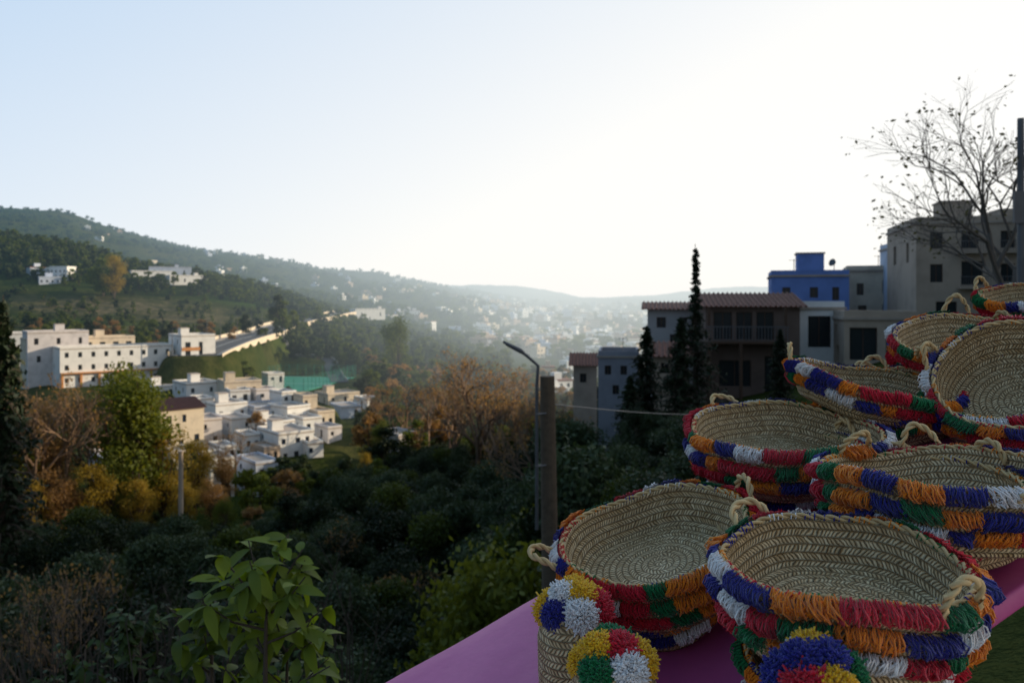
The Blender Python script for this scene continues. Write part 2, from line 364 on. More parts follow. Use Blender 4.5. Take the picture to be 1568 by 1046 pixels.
rhouse('white_annex_house',1224,1292,474,534,54,6,-6,WHITE,[(1238,1272,484,532)])
rhouse('grey_terraced_house',992,1078,474,545,58,8,-10,GREYP,[(1006,1020,486,502),(1040,1052,486,502),(1026,1038,512,530)],.5,roofmat=CONC)
rhouse('tiled_roof_shed',1000,1050,546,600,50,4,-10,BEIGE,[(1012,1024,556,572)],'tile')
rhouse('hillside_house',916,978,548,618,66,6,-8,SLATE,[(926,936,560,574),(950,960,560,574),(938,948,590,604)])
rhouse('hillside_house',878,914,560,606,74,5,-6,BEIGE,[(888,898,572,586)],'tile')
bh=rhouse('blue_house',1184,1296,424,512,66,8,-16,BLUE,[(1200,1212,440,456),(1240,1252,440,456),(1272,1282,440,460)])
B=MB()
B.tube([(2.2,3,5.3),(2.2,3,5.9)],.03,6,0); B.tube([(2.2,3,5.9),(2.1,2.85,6.0),(2.0,2.75,6.05)],[.02,.25,.34],12,0); B.obj('roof_dish',[METAL],bh)
rhouse('cream_house',1300,1380,416,520,72,8,-20,CREAM,[(1314,1324,434,452),(1350,1362,430,450),(1350,1362,466,484),(1316,1328,468,486)])
rhouse('blue_lane_house',1380,1410,378,520,66,7,-12,PALEBLUE,[(1388,1400,392,412),(1388,1400,430,448),(1388,1400,468,486)])
bb=rhouse('beige_apartment_house',1412,1610,342,520,58,10,-14,BEIGE,[(1432,1450,354,380),(1476,1500,354,380),(1530,1550,354,380),(1432,1450,404,432),(1476,1506,400,436),(1530,1550,404,432),(1440,1470,462,516),(1500,1560,460,516)])
B=MB(); k=58/F
for (a,b_) in ((1470,1512),(1524,1558)):
    for zz in (438,384):
        x0=(a-1511)*k;x1=(b_-1511)*k;z=(520-zz)*k-.1
        B.box((x0,-.8,z-.12),(x1,-.01,z),0)
        for x in np.arange(x0+.05,x1,.16): B.box((x-.012,-.78,z),(x+.012,-.755,z+.75),1)
        B.box((x0,-.8,z+.75),(x1,-.73,z+.8),1)
B.box((1.5,2,8.65),(4.5,6,9.7),0)
B.obj('balconies',[BEIGE,METAL],bb)
rhouse('market_stall_house',1296,1404,490,560,50,5,-12,BEIGE,[(1304,1344,502,552),(1356,1392,502,552)],trim=BROWN)

B=MB()
tr=np.random.default_rng(3)
def town(px0,px1,d0,d1,n,sc=1.):
    for i in range(n):
        px=tr.uniform(px0,px1); d=math.exp(tr.uniform(math.log(d0),math.log(d1))); x=(px-HX)/F*d;y=d
        z=gz(x,y); w=tr.uniform(6,12)*sc;dp=tr.uniform(6,10)*sc;h=tr.uniform(3.5,8)*sc;r=tr.uniform(-.2,1.)
        c,s_=math.cos(r),math.sin(r); mi=int(tr.choice([0,0,1,2,3,3]))
        def tx(P): return [(x+a*c-b_*s_,y+a*s_+b_*c,z+q) for a,b_,q in P]
        def bx(a,b_,m_,BB):
            x0,y0,z0=a;x1,y1,z1=b_
            BB.add(tx([(x0,y0,z0),(x1,y0,z0),(x1,y1,z0),(x0,y1,z0),(x0,y0,z1),(x1,y0,z1),(x1,y1,z1),(x0,y1,z1)]),[(0,3,2,1),(4,5,6,7),(0,1,5,4),(1,2,6,5),(2,3,7,6),(3,0,4,7)],m_)
        bx((-w/2,0,-5),(w/2,dp,h),mi,B); bx((-w/2-.2,-.2,h+.01),(w/2+.2,dp+.2,h+.5),4 if tr.random()<.4 else mi,B)
        if tr.random()<.6: bx((-w*.2,dp*.3,h+.51),(w*.15,dp*.7,h+2.6),mi,B)
        for fl in range(int(h//2.8)):
            for q in np.arange(-w/2+1.2,w/2-.8,2.6):
                B.add(tx([(q-.5,-.03,fl*2.8+1.),(q+.5,-.03,fl*2.8+1.),(q+.5,-.03,fl*2.8+2.2),(q-.5,-.03,fl*2.8+2.2)]),[(0,1,2,3)],5)
town(730,990,500,1900,300); town(690,860,600,1500,40); town(560,740,700,1500,22); town(470,640,900,1900,24); town(120,450,900,1900,22); town(960,1150,500,1800,100); town(840,900,230,400,8,.8); town(0,90,420,470,4,.9)
B.obj('distant_town',[WHITE,CREAM,PALEBLUE,BEIGE,TILE,GLASS])

# ------------------------------------------------------------------ road, walls, pitch
def strip(P,n=12):
    Q=[]
    for i in range(len(P)-1):
        p0=P[max(i-1,0)];p1=P[i];p2=P[i+1];p3=P[min(i+2,len(P)-1)]
        for j in range(n):
            t=j/n; Q.append(.5*((2*p1)+(p2-p0)*t+(2*p0-5*p1+4*p2-p3)*t*t+(3*p1-p0-3*p2+p3)*t**3))
    Q.append(P[-1].copy()); out=[]
    for i in range(len(Q)):
        d=Q[min(i+1,len(Q)-1)]-Q[max(i-1,0)]; d.z=0; d.normalize(); nrm=Vector((d.y,-d.x,0)); out.append((Q[i],nrm))
    return out
def ribbon(B,S,a,b,z0,z1,m):
    V=[];Fc=[]
    for (p,n) in S:
        for (o,z) in ((a,z0),(b,z0),(b,z1),(a,z1)): V.append(tuple(p+n*o+Vector((0,0,z))))
    for i in range(len(S)-1):
        for j in range(4): Fc.append((i*4+j,i*4+(j+1)%4,(i+1)*4+(j+1)%4,(i+1)*4+j))
    B.add(V,Fc,m)
e=empty('hillside_road'); B=MB(); S=strip(road_pts)
ribbon(B,S,-5,5,-.6,0,0); ribbon(B,S,-.1,.1,.004,.012,1); ribbon(B,S,5,6.5,-.6,.13,2); ribbon(B,S,-7,-5,-.6,.13,2)
ribbon(B,S,6.5,6.8,-1.6,.45,3); ribbon(B,S,-7.3,-7,-.6,1.2,3)
B.obj('carriageway',[ASPH,PAINT,CONC,CREAM],e)
B=MB()
for (p,n) in S[::5]:
    q=p-n*6; B.tube([q,q+Vector((0,0,7)),q+Vector((0,0,7.6))+n*1.2],[.1,.06,.05],5,0)
B.obj('road_lamps',[METAL],e)
e=empty('valley_road'); B=MB(); R2=[Vector((p.x,p.y,0)) for p in road2]; S=strip(R2); S=[(Vector((p.x,p.y,gz(p.x,p.y)+.35)),n) for p,n in S]
ribbon(B,S,-2.5,2.5,-1,0,0);ribbon(B,S,2.5,2.8,-1,.6,1); B.obj('carriageway',[ASPH,CONC],e)
e=empty('football_pitch',pitch_c,math.radians(-8)); B=MB()
B.box((-13,-22,-.2),(13,22,0),0)
for a,b_ in (((-12.5,-21.5),(12.5,-21.3)),((-12.5,21.3),(12.5,21.5)),((-12.5,-21.3),(-12.3,21.3)),((12.3,-21.3),(12.5,21.3)),((-12.3,-.1),(12.3,.1))):
    B.box((a[0],a[1],.004),(b_[0],b_[1],.012),1)
B.obj('turf',[TURF,PAINT],e)
B=MB()
for x in np.linspace(-13.5,13.5,10):
    for y in (-22.5,22.5): B.tube([(x,y,-1),(x,y,4)],.07,4,0)
for y in np.linspace(-22.5,22.5,16):
    for x in (-13.5,13.5): B.tube([(x,y,-1),(x,y,4)],.07,4,0)
for z in np.arange(.3,4.1,.42):
    for a,b_ in (((-13.5,-22.5),(13.5,-22.5)),((-13.5,22.5),(13.5,22.5)),((-13.5,-22.5),(-13.5,22.5)),((13.5,-22.5),(13.5,22.5))):
        B.tube([(*a,z),(*b_,z)],.035,3,0)
B.obj('fence',[NET],e)

# ------------------------------------------------------------------ trees
def leaf_quads(C,Nrm,size,r,elong=1.7):
    n=len(C); A=r.normal(size=(n,3)); A-= (A*Nrm).sum(1)[:,None]*Nrm; A/=np.linalg.norm(A,axis=1)[:,None]+1e-9
    Bv=np.cross(Nrm,A); s=size*r.uniform(.6,1.3,n)[:,None]
    V=np.stack([C-A*s*elong/2,C+Bv*s/2,C+A*s*elong/2,C-Bv*s/2],1).reshape(-1,3)
    Fq=np.arange(4*n).reshape(n,4); return V,Fq
def crown(MBo,blobs,n,size,r,m=1,outward=.45):
    vol=np.array([b[3]*b[4]*b[5] for b in blobs])**.67; pick=r.choice(len(blobs),n,p=vol/vol.sum())
    bl=np.array(blobs)[pick]; d=r.normal(size=(n,3)); d/=np.linalg.norm(d,axis=1)[:,None]
    rad=r.uniform(0,1,n)**.42*(1+.18*r.normal(size=n)); C=bl[:,:3]+d*bl[:,3:6]*rad[:,None]
    Nn=d*outward+r.normal(size=(n,3))*.6; Nn/=np.linalg.norm(Nn,axis=1)[:,None]
    V,Q=leaf_quads(C,Nn,size,r)
    bt=r.uniform(0,1,len(blobs))[pick]; t=np.clip(.55*bt+.45*r.uniform(0,1,n),0,1)
    MBo.add(V,Q.tolist(),m,np.repeat(np.stack([t,t,t],1),4,axis=0))
def broad_mesh(name,seed,n,leaf,mat,wide=.42,low=.18,nb=18,bark=BARKM):
    r=np.random.default_rng(seed);B=MB();bl=[]
    for i in range(nb):
        th=r.uniform(0,6.28); h=r.uniform(0,1); z=low+.12+(.86-low-.05)*h; prof=math.sin(math.pi*(.18+.72*h))
        rr=wide*prof*r.uniform(.25,.8); s=r.uniform(.08,.16)
        bl.append((rr*math.cos(th),rr*math.sin(th),z,s*1.15,s*1.15,s*.85))
    B.tube([(0,0,-.12),(.01,0,low*.6),(r.uniform(-.03,.03),r.uniform(-.03,.03),low+.1),(0,0,.6)],[.035,.026,.02,.006],7,0)
    for b in bl:
        z0=r.uniform(low*.6,low+.18); B.tube([(0,0,z0),(b[0]*.5,b[1]*.5,(z0+b[2])/2-.02),(b[0],b[1],b[2])],[.013,.008,.003],4,0)
    crown(B,bl,n,leaf,r); return B.mesh(name,[bark,mat])
def conifer_mesh(name,seed,prof,tiers,per,leaf,nl,mat,droop=.25):
    r=np.random.default_rng(seed);B=MB(); B.tube([(0,0,-.1),(0,0,.5),(.004,0,1)],[.016,.010,.0015],6,0)
    Cs=[];Ns=[]
    for i in range(tiers):
        z=.06+.93*i/tiers
        for j in range(per):
            th=r.uniform(0,6.28);R=np.interp(z,*prof)*r.uniform(.45,1.35); zz=z+r.uniform(-.008,.008); js=min(1,R/.08+.15)
            p1=Vector((math.cos(th)*R*.6,math.sin(th)*R*.6,zz-droop*R*.5+.01*js));p2=Vector((math.cos(th)*R,math.sin(th)*R,zz-droop*R+.2*R*r.uniform(-1,1)))
            B.tube([(0,0,zz),p1,p2],[.004*js,.003*js,.001],3,0,cap=False)
            for k in range(nl):
                t=r.uniform(.1,1); q=Vector((0,0,zz)).lerp(p2,t); Cs.append((q.x+r.normal()*.010*js,q.y+r.normal()*.010*js,q.z+r.normal()*.008*js-.003)); Ns.append(r.normal(size=3)+np.array([0,0,.8]))
    Cs=np.array(Cs);Ns=np.array(Ns);Ns/=np.linalg.norm(Ns,axis=1)[:,None]
    V,Q=leaf_quads(Cs,Ns,leaf,r,2.2); t=r.uniform(0,1,len(Cs)); B.add(V,Q.tolist(),1,np.repeat(np.stack([t,t,t],1),4,axis=0))
    return B.mesh(name,[BARKM,mat])
def bare_mesh(name,seed,depth,mat,leafmat=None,nleaf=0,spread=.5,r0=.03,lf=.02,trunk=.26,lean=0,up=.08):
    rd=random.Random(seed);B=MB();tips=[]
    def grow(p,d,L,r,dep):
        pts=[p.copy()];q=p.copy();dd=d.copy();k=3
        for i in range(k):
            dd=(dd+Vector((rd.uniform(-1,1),rd.uniform(-1,1),rd.uniform(-.5,1)))*.16).normalized(); q=q+dd*L/k; pts.append(q.copy())
        B.tube(pts,[r,r*.88,r*.78,r*.66],5 if dep>2 else 3,0,cap=False)
        if dep==0: tips.append((q,dd)); return
        n=rd.choice([2,3,3]) if dep>1 else 3
        for i in range(n):
            src=pts[-1] if i<2 else pts[2]
            ax=Vector((rd.uniform(-1,1),rd.uniform(-1,1),rd.uniform(-1,1))).cross(dd).normalized()
            nd=(dd+ax*rd.uniform(.35,.95)*spread*1.7+Vector((0,0,up))).normalized()
            grow(src,nd,L*rd.uniform(.62,.86),r*rd.uniform(.5,.68),dep-1)
    grow(Vector((0,0,-.05)),Vector((lean,0,1)).normalized(),trunk,r0,depth)
    if leafmat and nleaf:
        r=np.random.default_rng(seed); ii=r.integers(0,len(tips),nleaf); C=np.array([tuple(tips[i][0]) for i in ii])+r.normal(size=(nleaf,3))*.012
        Nn=r.normal(size=(nleaf,3));Nn/=np.linalg.norm(Nn,axis=1)[:,None];V,Q=leaf_quads(C,Nn,lf,r);t=r.uniform(0,1,nleaf);B.add(V,Q.tolist(),1,np.repeat(np.stack([t,t,t],1),4,axis=0))
    me=B.mesh(name,[mat]+([leafmat] if leafmat else []))
    zm=max(v.co.z for v in me.vertices); me.transform(Matrix.Scale(1/zm,4)); return me
OLIVE=foliage('olive_foliage',(.018,.030,.012),(.055,.080,.034),.2); DARKG=foliage('dark_evergreen_foliage',(.005,.012,.004),(.018,.030,.008),.2)
SHADEG=foliage('broadleaf_foliage',(.020,.036,.006),(.075,.095,.014),.35)
GREEN=foliage('green_foliage',(.04,.07,.012),(.12,.14,.02),.4); GOLD=foliage('golden_foliage',(.14,.11,.02),(.32,.22,.035),.5); RUST=foliage('rusty_foliage',(.16,.095,.045),(.30,.175,.075),.5)
FAROL=foliage('scrub_foliage',(.035,.058,.018),(.10,.12,.035),.3)
CON=foliage('conifer_foliage',(.008,.018,.009),(.024,.040,.014),.1)
nearM=[broad_mesh('olive_crown',i,9000,.018,OLIVE,.46,.08,22) for i in range(3)]+[broad_mesh('evergreen_crown',10+i,9000,.018,DARKG,.42,.05,22) for i in range(2)]+[broad_mesh('broadleaf_crown',15,8000,.020,SHADEG,.38,.06,20)]
midM=[broad_mesh('mid_tree_crown',20+i,2200,.040,[GREEN,OLIVE,DARKG,GREEN,RUST][i],.42,.06,16) for i in range(5)]
farM=[broad_mesh('far_tree_crown',30+i,420,.085,[FAROL,DARKG,GREEN,OLIVE][i],.5,.0,12) for i in range(4)]
goldM=[broad_mesh('golden_crown',40+i,6500,.016,[GOLD,GREEN,RUST][i],.40,.1,34) for i in range(3)]
poplar=broad_mesh('poplar_crown',50,6000,.016,foliage('poplar_foliage',(.06,.09,.012),(.16,.17,.02),.45),.17,.08,30)
avoid=[(p[0],p[1],p[3]*(1.0 if p[3]<20 else .95)) for p in pads]
avoid+=[(at(px,0,d).x,d,r) for px,d,r in ((1150,55,9),(1255,57,6),(1030,61,7),(940,68,6),(890,75,5),(1240,70,8),(1340,75,8),(1500,62,10),(1340,52,6),(1025,52,4))]
R=np.random.default_rng(11)
def inst(mesh,x,y,h,parent,name,sx=1.):
    o=bpy.data.objects.new(name,mesh); o.location=(x,y,gz(x,y)-.02*h); o.rotation_euler=(0,0,R.uniform(0,6.28)); s=h
    o.scale=(s*sx*R.uniform(.85,1.15),s*sx*R.uniform(.85,1.15),s); return link(o,parent)
lim_px=[-300,0,250,380,430,500,560,650,800,850,950,1100,1250,1400,1568,1900]; lim_py=[720,770,790,800,780,715,700,682,648,640,632,630,628,600,560,520]
def scatter(parent,meshes,n,px0,px1,d0,d1,h0,h1,limit=False,logd=False,sx=1.,keep=None,slack=0):
    for i in range(n):
        px=R.uniform(px0,px1); d=math.exp(R.uniform(math.log(d0),math.log(d1))) if logd else math.sqrt(R.uniform(d0*d0,d1*d1)); x=(px-HX)/F*d
        if any((x-a)**2+(d-b_)**2<r*r for a,b_,r in avoid): continue
        if keep and not keep(px,d): continue
        h=R.uniform(h0,h1)
        if limit:
            zt=-(np.interp(px,lim_px,lim_py)+R.uniform(-slack,slack)-HY)/F*d; h=min(h,zt-gz(x,d))
            if h<1.2: continue
        inst(meshes[int(R.integers(len(meshes)))],x,d,h,parent,'tree',sx if h>3 else sx*1.3)
e=empty('shaded_slope_trees'); scatter(e,nearM,140,330,900,20,60,3,7,True,sx=.95,slack=14); scatter(e,nearM,190,380,900,55,135,4.5,9,True,sx=1.0,slack=14); scatter(e,nearM,110,-250,400,22,80,4,8,True,sx=1.,slack=14)
e2=empty('terrace_side_trees'); scatter(e2,nearM,130,850,1620,12,48,2,4.2,True,sx=1.,slack=8)
scatter(e2,nearM,60,860,1300,40,52,2,4,True,sx=1.1,slack=8)
e=empty('valley_trees')
def kv(px,d):
    if 230<px<560 and 140<d<235: return R.random()<.25
    if 380<px<515 and 215<d<290: return False
    if px<330 and 150<d<205: return R.random()<.25
    return True
scatter(e,midM,520,-150,1000,95,330,4,7.5,keep=kv); scatter(e,midM,260,560,1000,130,330,5,8.5)
scatter(e,midM[:4],50,330,520,262,330,2.5,5)
e=empty('hill_woodland'); scatter(e,farM,1500,-250,500,440,640,4,8,logd=True); scatter(e,farM,1100,440,780,300,1000,4,8,logd=True)
scatter(e,farM,190,-200,420,320,440,2.5,5)
e=empty('far_ridge_woodland'); scatter(e,farM,2400,-250,760,900,2150,4,8,logd=True,sx=1.9); scatter(e,farM,700,680,1250,500,2100,6,10,logd=True,sx=1.5)
def tree(name,mesh,px,d,top,sx=1.):
    x=(px-HX)/F*d; zg=gz(x,d); h=-(top-HY)/F*d-zg
    return inst(mesh,x,d,h,None,name,sx)
for s in ((70,100,612,2,.75),(250,104,650,0,.8),(300,110,668,0,.75),(345,116,690,2,.7),(170,98,690,1,.8),(14,96,650,1,.8),(225,124,600,0,.5),(380,120,725,0,.8),(140,96,705,0,.9),(210,98,730,0,.9),(90,94,715,2,.9),(280,100,735,0,1.),(325,104,730,2,.9),(50,92,730,0,.9),(345,98,760,1,.9),(585,135,640,1,.7),(560,128,690,0,.7)):
    tree('autumn_tree',goldM[s[3]],s[0],s[1],s[2],s[4])
tree('poplar_tree',poplar,212,102,560,1.0); tree('poplar_tree',poplar,192,106,545,.8)
tree('round_tree',goldM[0],175,420,388,.9); tree('round_tree',midM[0],158,425,392,1.); tree('round_tree',midM[0],432,330,458,1.); tree('round_tree',goldM[1],610,300,480,.8); tree('round_tree',midM[2],425,330,452,.7)
bareM=[bare_mesh('bare_tree_branches',60+i,6,TWIG,RUST,900,.55,.022,.009) for i in range(3)]
for s in ((735,118,528,.9,0),(790,125,552,.9,1),(690,125,560,.9,2),(600,150,580,1.0,0),(655,140,575,1.,1),(100,98,560,.9,1),(52,96,580,1.,2),(145,104,590,.9,0),(350,125,655,.8,0),(830,112,590,.8,2),(760,110,570,.9,1),(30,100,600,.9,0),(520,60,790,.8,1),(90,26,850,.8,2),(620,45,860,.8,0),(850,60,610,.8,1)):
    tree('bare_tree',bareM[s[4]],s[0],s[1],s[2],s[3])
profW=([0,.3,.6,.8,1],[.16,.14,.10,.06,.005]); profS=([0,.25,.5,.62,.72,.9,1],[.17,.15,.09,.04,.022,.016,.003])
con1=conifer_mesh('conifer_a',1,profW,40,8,.014,18,CON); con2=conifer_mesh('spire_a',2,profS,40,7,.010,16,CON)
tree('conifer_tree',con1,4,58,442,.75); tree('spire_fir_tree',con2,1065,44,368,1.1); tree('conifer_tree',con1,990,46,492,1.25); tree('conifer_tree',con1,1042,43,480,1.2); tree('conifer_tree',con1,965,44,570,1.3)
tree('conifer_tree',con1,1195,44,500,1.3);tree('conifer_tree',con1,-30,64,480,1.)
cit=broad_mesh('citrus_crown',71,7000,.020,foliage('lit_citrus_foliage',(.025,.05,.008),(.14,.15,.018),.35),.42,.05,34)
tree('citrus_tree',cit,775,18,800,.75); tree('citrus_tree',cit,715,24,850,.8); tree('citrus_tree',cit,835,28,765,.7)
GB=plaster('grey_bark',(.12,.10,.085),6)
bt=bare_mesh('walnut_branches',91,7,GB,foliage('bud_leaves',(.05,.05,.02),(.10,.09,.03),.4),700,.62,.017,.006,.20,-.15,.02)
o=bpy.data.objects.new('bare_walnut_tree',bt); o.location=(at(1590,0,13).x,13,gz(at(1590,0,13).x,13)-.1); o.scale=(6.2,6.2,5.5); o.rotation_euler=(0,0,.5); link(o)
B=MB(); p=at(1563,560,12.5); B.tube([(p.x,p.y,-1.8),(p.x,p.y,2.85)],[.06,.05],10,0); B.box((p.x-.16,p.y-.1,1.2),(p.x+.02,p.y-.05,1.7),0); B.obj('utility_pole',[METAL])

# ------------------------------------------------------------------ wooden pole with street lamp
e=empty('street_lamp_pole'); B=MB(); d=14.
p=at(838,576,d); zb=gz(p.x,d)-.3
B.tube([(p.x+.1,d,zb),(p.x+.06,d,(zb+p.z)/2),(p.x,d,p.z)],[.18,.155,.13],14,0); B.obj('post',[POLEW],e)
B=MB(); q=at(822,590,d-.2); r2=at(824,560,d-.2); t=at(788,532,d-.2)
B.tube([(q.x,q.y,q.z-2.5),q,r2,r2.lerp(t,.5)+Vector((0,0,.02)),t],[.03,.03,.028,.028,.028],8,0)
B.tube([t+Vector((.16,0,-.10)),t+Vector((.1,0,-.06)),t+Vector((-.12,0,.05)),t+Vector((-.2,0,.10))],[.03,.045,.035,.02],10,0)
for zz in (-.5,-1.4): B.tube([(q.x-.02,q.y-.03,q.z+zz),(p.x,d-.1,q.z+zz)],.02,6,0)
B.obj('lamp_arm',[METAL],e)
B=MB()
def wire(a,b,sag,rad=.008,m=0):
    P=[a.lerp(b,i/20)-Vector((0,0,sag*4*(i/20)*(1-i/20))) for i in range(21)]; B.tube(P,rad,4,m)
wire(at(840,618,14),at(1140,630,30),.15,.010); B.obj('cables',[METAL],e)
B=MB(); p=at(277,755,78); B.tube([p-Vector((0,0,6)),p+Vector((0,0,4))],[.28,.22],8,0); B.tube([p+Vector((0,0,4)),p+Vector((0,0,4.15))],[.3,.3],8,0); B.obj('concrete_post',[BEIGE])

# ------------------------------------------------------------------ near plants
def leaf_shape(B,base,d,up,L,w,curl,c,m=0):
    d=d.normalized(); s=d.cross(up)
    if s.length<1e-3: s=d.cross(Vector((1,0,0)))
    s.normalize(); n=s.cross(d).normalized(); V=[];prof=[(0,.04),(.15,.55),(.35,.95),(.55,1.),(.75,.75),(.9,.35),(1,.02)]
    for t,ww in prof:
        c0=base+d*(L*t)-n*(curl*L*t*t); V+= [tuple(c0-s*(w*ww/2)+n*(.12*w*ww)),tuple(c0),tuple(c0+s*(w*ww/2)+n*(.12*w*ww))]
    Fc=[]
    for i in range(len(prof)-1):
        a=i*3; Fc+=[(a,a+1,a+4,a+3),(a+1,a+2,a+5,a+4)]
    B.add(V,Fc,m,c)
def sapling(name,px,py_top,d,nst,nleaf,L,seed,spread,mat,h=1.6):
    rd=random.Random(seed);B=MB();top=at(px,py_top,d);base=Vector((top.x-.03,top.y,top.z-h))
    B.tube([base,base.lerp(top,.5)+Vector((.01,0,0)),top-Vector((0,0,.15))],[.012,.009,.004],6,0)
    for i in range(nst):
        t=rd.uniform(.25,.98) if i>3 else .9; s=base.lerp(top,t-.08); a=rd.uniform(0,6.28); sp=spread*(1.25-t)*rd.uniform(.5,1.1)+.05
        en=s+Vector((math.cos(a)*sp,math.sin(a)*sp*.8,rd.uniform(.06,.2)))
        if en.z>top.z: en.z=top.z-rd.uniform(0,.04)
        mid=s.lerp(en,.5)-Vector((0,0,.02)); B.tube([s,mid,en],[.005,.0035,.002],4,0,cap=False)
        for k in range(nleaf):
            q=rd.uniform(.3,1); P=s.lerp(mid,q*2) if q<.5 else mid.lerp(en,q*2-1)
            th=rd.uniform(0,6.28); dd=(en-s).normalized()*.45+Vector((math.cos(th),math.sin(th),rd.uniform(-1.2,.35)))
            tn=rd.random()*(.2+.8*t*t); leaf_shape(B,P,dd,Vector((rd.uniform(-.4,.4),rd.uniform(-.7,.1),1)),L*rd.uniform(.5,1.15),L*rd.uniform(.32,.46),rd.uniform(.1,.8),(tn,tn,tn),1)  # lit look put into the tint: leaves brighten towards the plant's top
    return B.obj(name,[BARKM,mat],smooth=True)
LEM=foliage('lemon_leaf',(.010,.038,.004),(.20,.26,.012),.45,False,.5); LEMD=foliage('bush_leaf',(.010,.026,.004),(.045,.075,.008),.3,False,.4)
sapling('lemon_sapling',408,824,2.6,28,9,.100,5,.32,LEM,1.1)
sapling('lemon_sapling',325,885,2.8,20,9,.10,6,.28,LEM,1.0)
sapling('lemon_sapling',440,925,2.7,18,8,.10,16,.24,LEM,.9)
sapling('leafy_bush',215,908,5.,40,14,.085,8,.55,LEMD,1.6); sapling('leafy_bush',130,960,5.4,34,13,.08,9,.6,LEMD,1.5)
sapling('leafy_bush',470,960,4.6,28,12,.07,19,.45,LEMD,1.4)
B=MB();rd=random.Random(4)
for i in range(150):
    p=at(rd.uniform(-40,560),0,rd.uniform(4.5,8)); z=at(0,rd.uniform(970,1130),p.y).z; q=Vector((p.x,p.y,z)); dd=Vector((rd.uniform(-.35,.35),rd.uniform(-.2,.2),1))*rd.uniform(.3,.7)
    B.tube([q-Vector((0,0,1.2)),q,q+dd*.6,q+dd+Vector((rd.uniform(-.1,.1),0,0))],[.006,.005,.003,.001],3,0,cap=False)
    for j in range(3):
        s=q+dd*rd.uniform(.2,.9); B.tube([s,s+Vector((rd.uniform(-.16,.16),rd.uniform(-.1,.1),rd.uniform(.05,.2)))],[.0025,.001],3,0,cap=False)
B.obj('dry_weeds',[plaster('dry_stem',(.06,.045,.035),8)])

# ------------------------------------------------------------------ display table, baskets
PA,PB_,PC=-.76,.36,.13
def pz(x,y): return PA+PB_*x+PC*y
def pinkmat():
    m,N,L=newmat('pink_painted_board'); g=N.new('ShaderNodeTexCoord'); n1=noisen(N,L,3,6,g.outputs['Object']);n2=noisen(N,L,60,4,g.outputs['Object'])
    c=mixc(N,L,mathn(N,L,'MULTIPLY_ADD',n1,2.5,-.8,clamp=True),(.52,.07,.25),(.68,.14,.36)); c=mixc(N,L,mathn(N,L,'MULTIPLY',n2,.35),c,(.34,.06,.18))
    b=N.new('ShaderNodeBsdfPrincipled');L.new(c,b.inputs['Base Color']);b.inputs['Roughness'].default_value=.45
    bp=N.new('ShaderNodeBump');bp.inputs['Strength'].default_value=.5;bp.inputs['Distance'].default_value=.012;L.new(n1,bp.inputs['Height']);L.new(bp.outputs[0],b.inputs['Normal'])
    return finish(m,N,L,b.outputs[0],False)
PINK=pinkmat()
e=empty('pink_display_table'); B=MB()
fa=(-.62,1.242);fb=(1.95,2.154);na=(-.42,.67);nb_=(2.1,1.565)
nxs=60;nys=16;V=[];Fc=[]
for i in range(nxs+1):
    for j in range(nys+1):
        a=i/nxs;b_=j/nys; x=(na[0]*(1-a)+nb_[0]*a)*(1-b_)+(fa[0]*(1-a)+fb[0]*a)*b_; y=(na[1]*(1-a)+nb_[1]*a)*(1-b_)+(fa[1]*(1-a)+fb[1]*a)*b_
        V.append((x,y,pz(x,y)+.003*math.sin(x*9+y*5)+.0015*math.sin(x*31-y*17)))
for i in range(nxs):
    for j in range(nys): q=i*(nys+1)+j; Fc.append((q,q+nys+1,q+nys+2,q+1))
B.add(V,Fc,0); o=B.obj('table_top',[PINK],e,True); sm=o.modifiers.new('s','SOLIDIFY');sm.thickness=.03;sm.offset=-1; bv=o.modifiers.new('b','BEVEL');bv.width=.006;bv.segments=3;bv.limit_method='ANGLE'
B=MB()
for (x,y) in ((-.40,.78),(-.5,1.2),(1.9,1.62),(1.8,2.05),(1.15,1.32),(.65,1.62)): B.box((x-.025,y-.025,min(-1.9,gz(x,y)-.2)),(x+.025,y+.025,pz(x,y)-.032),0)
B.obj('table_legs',[BROWN],e)

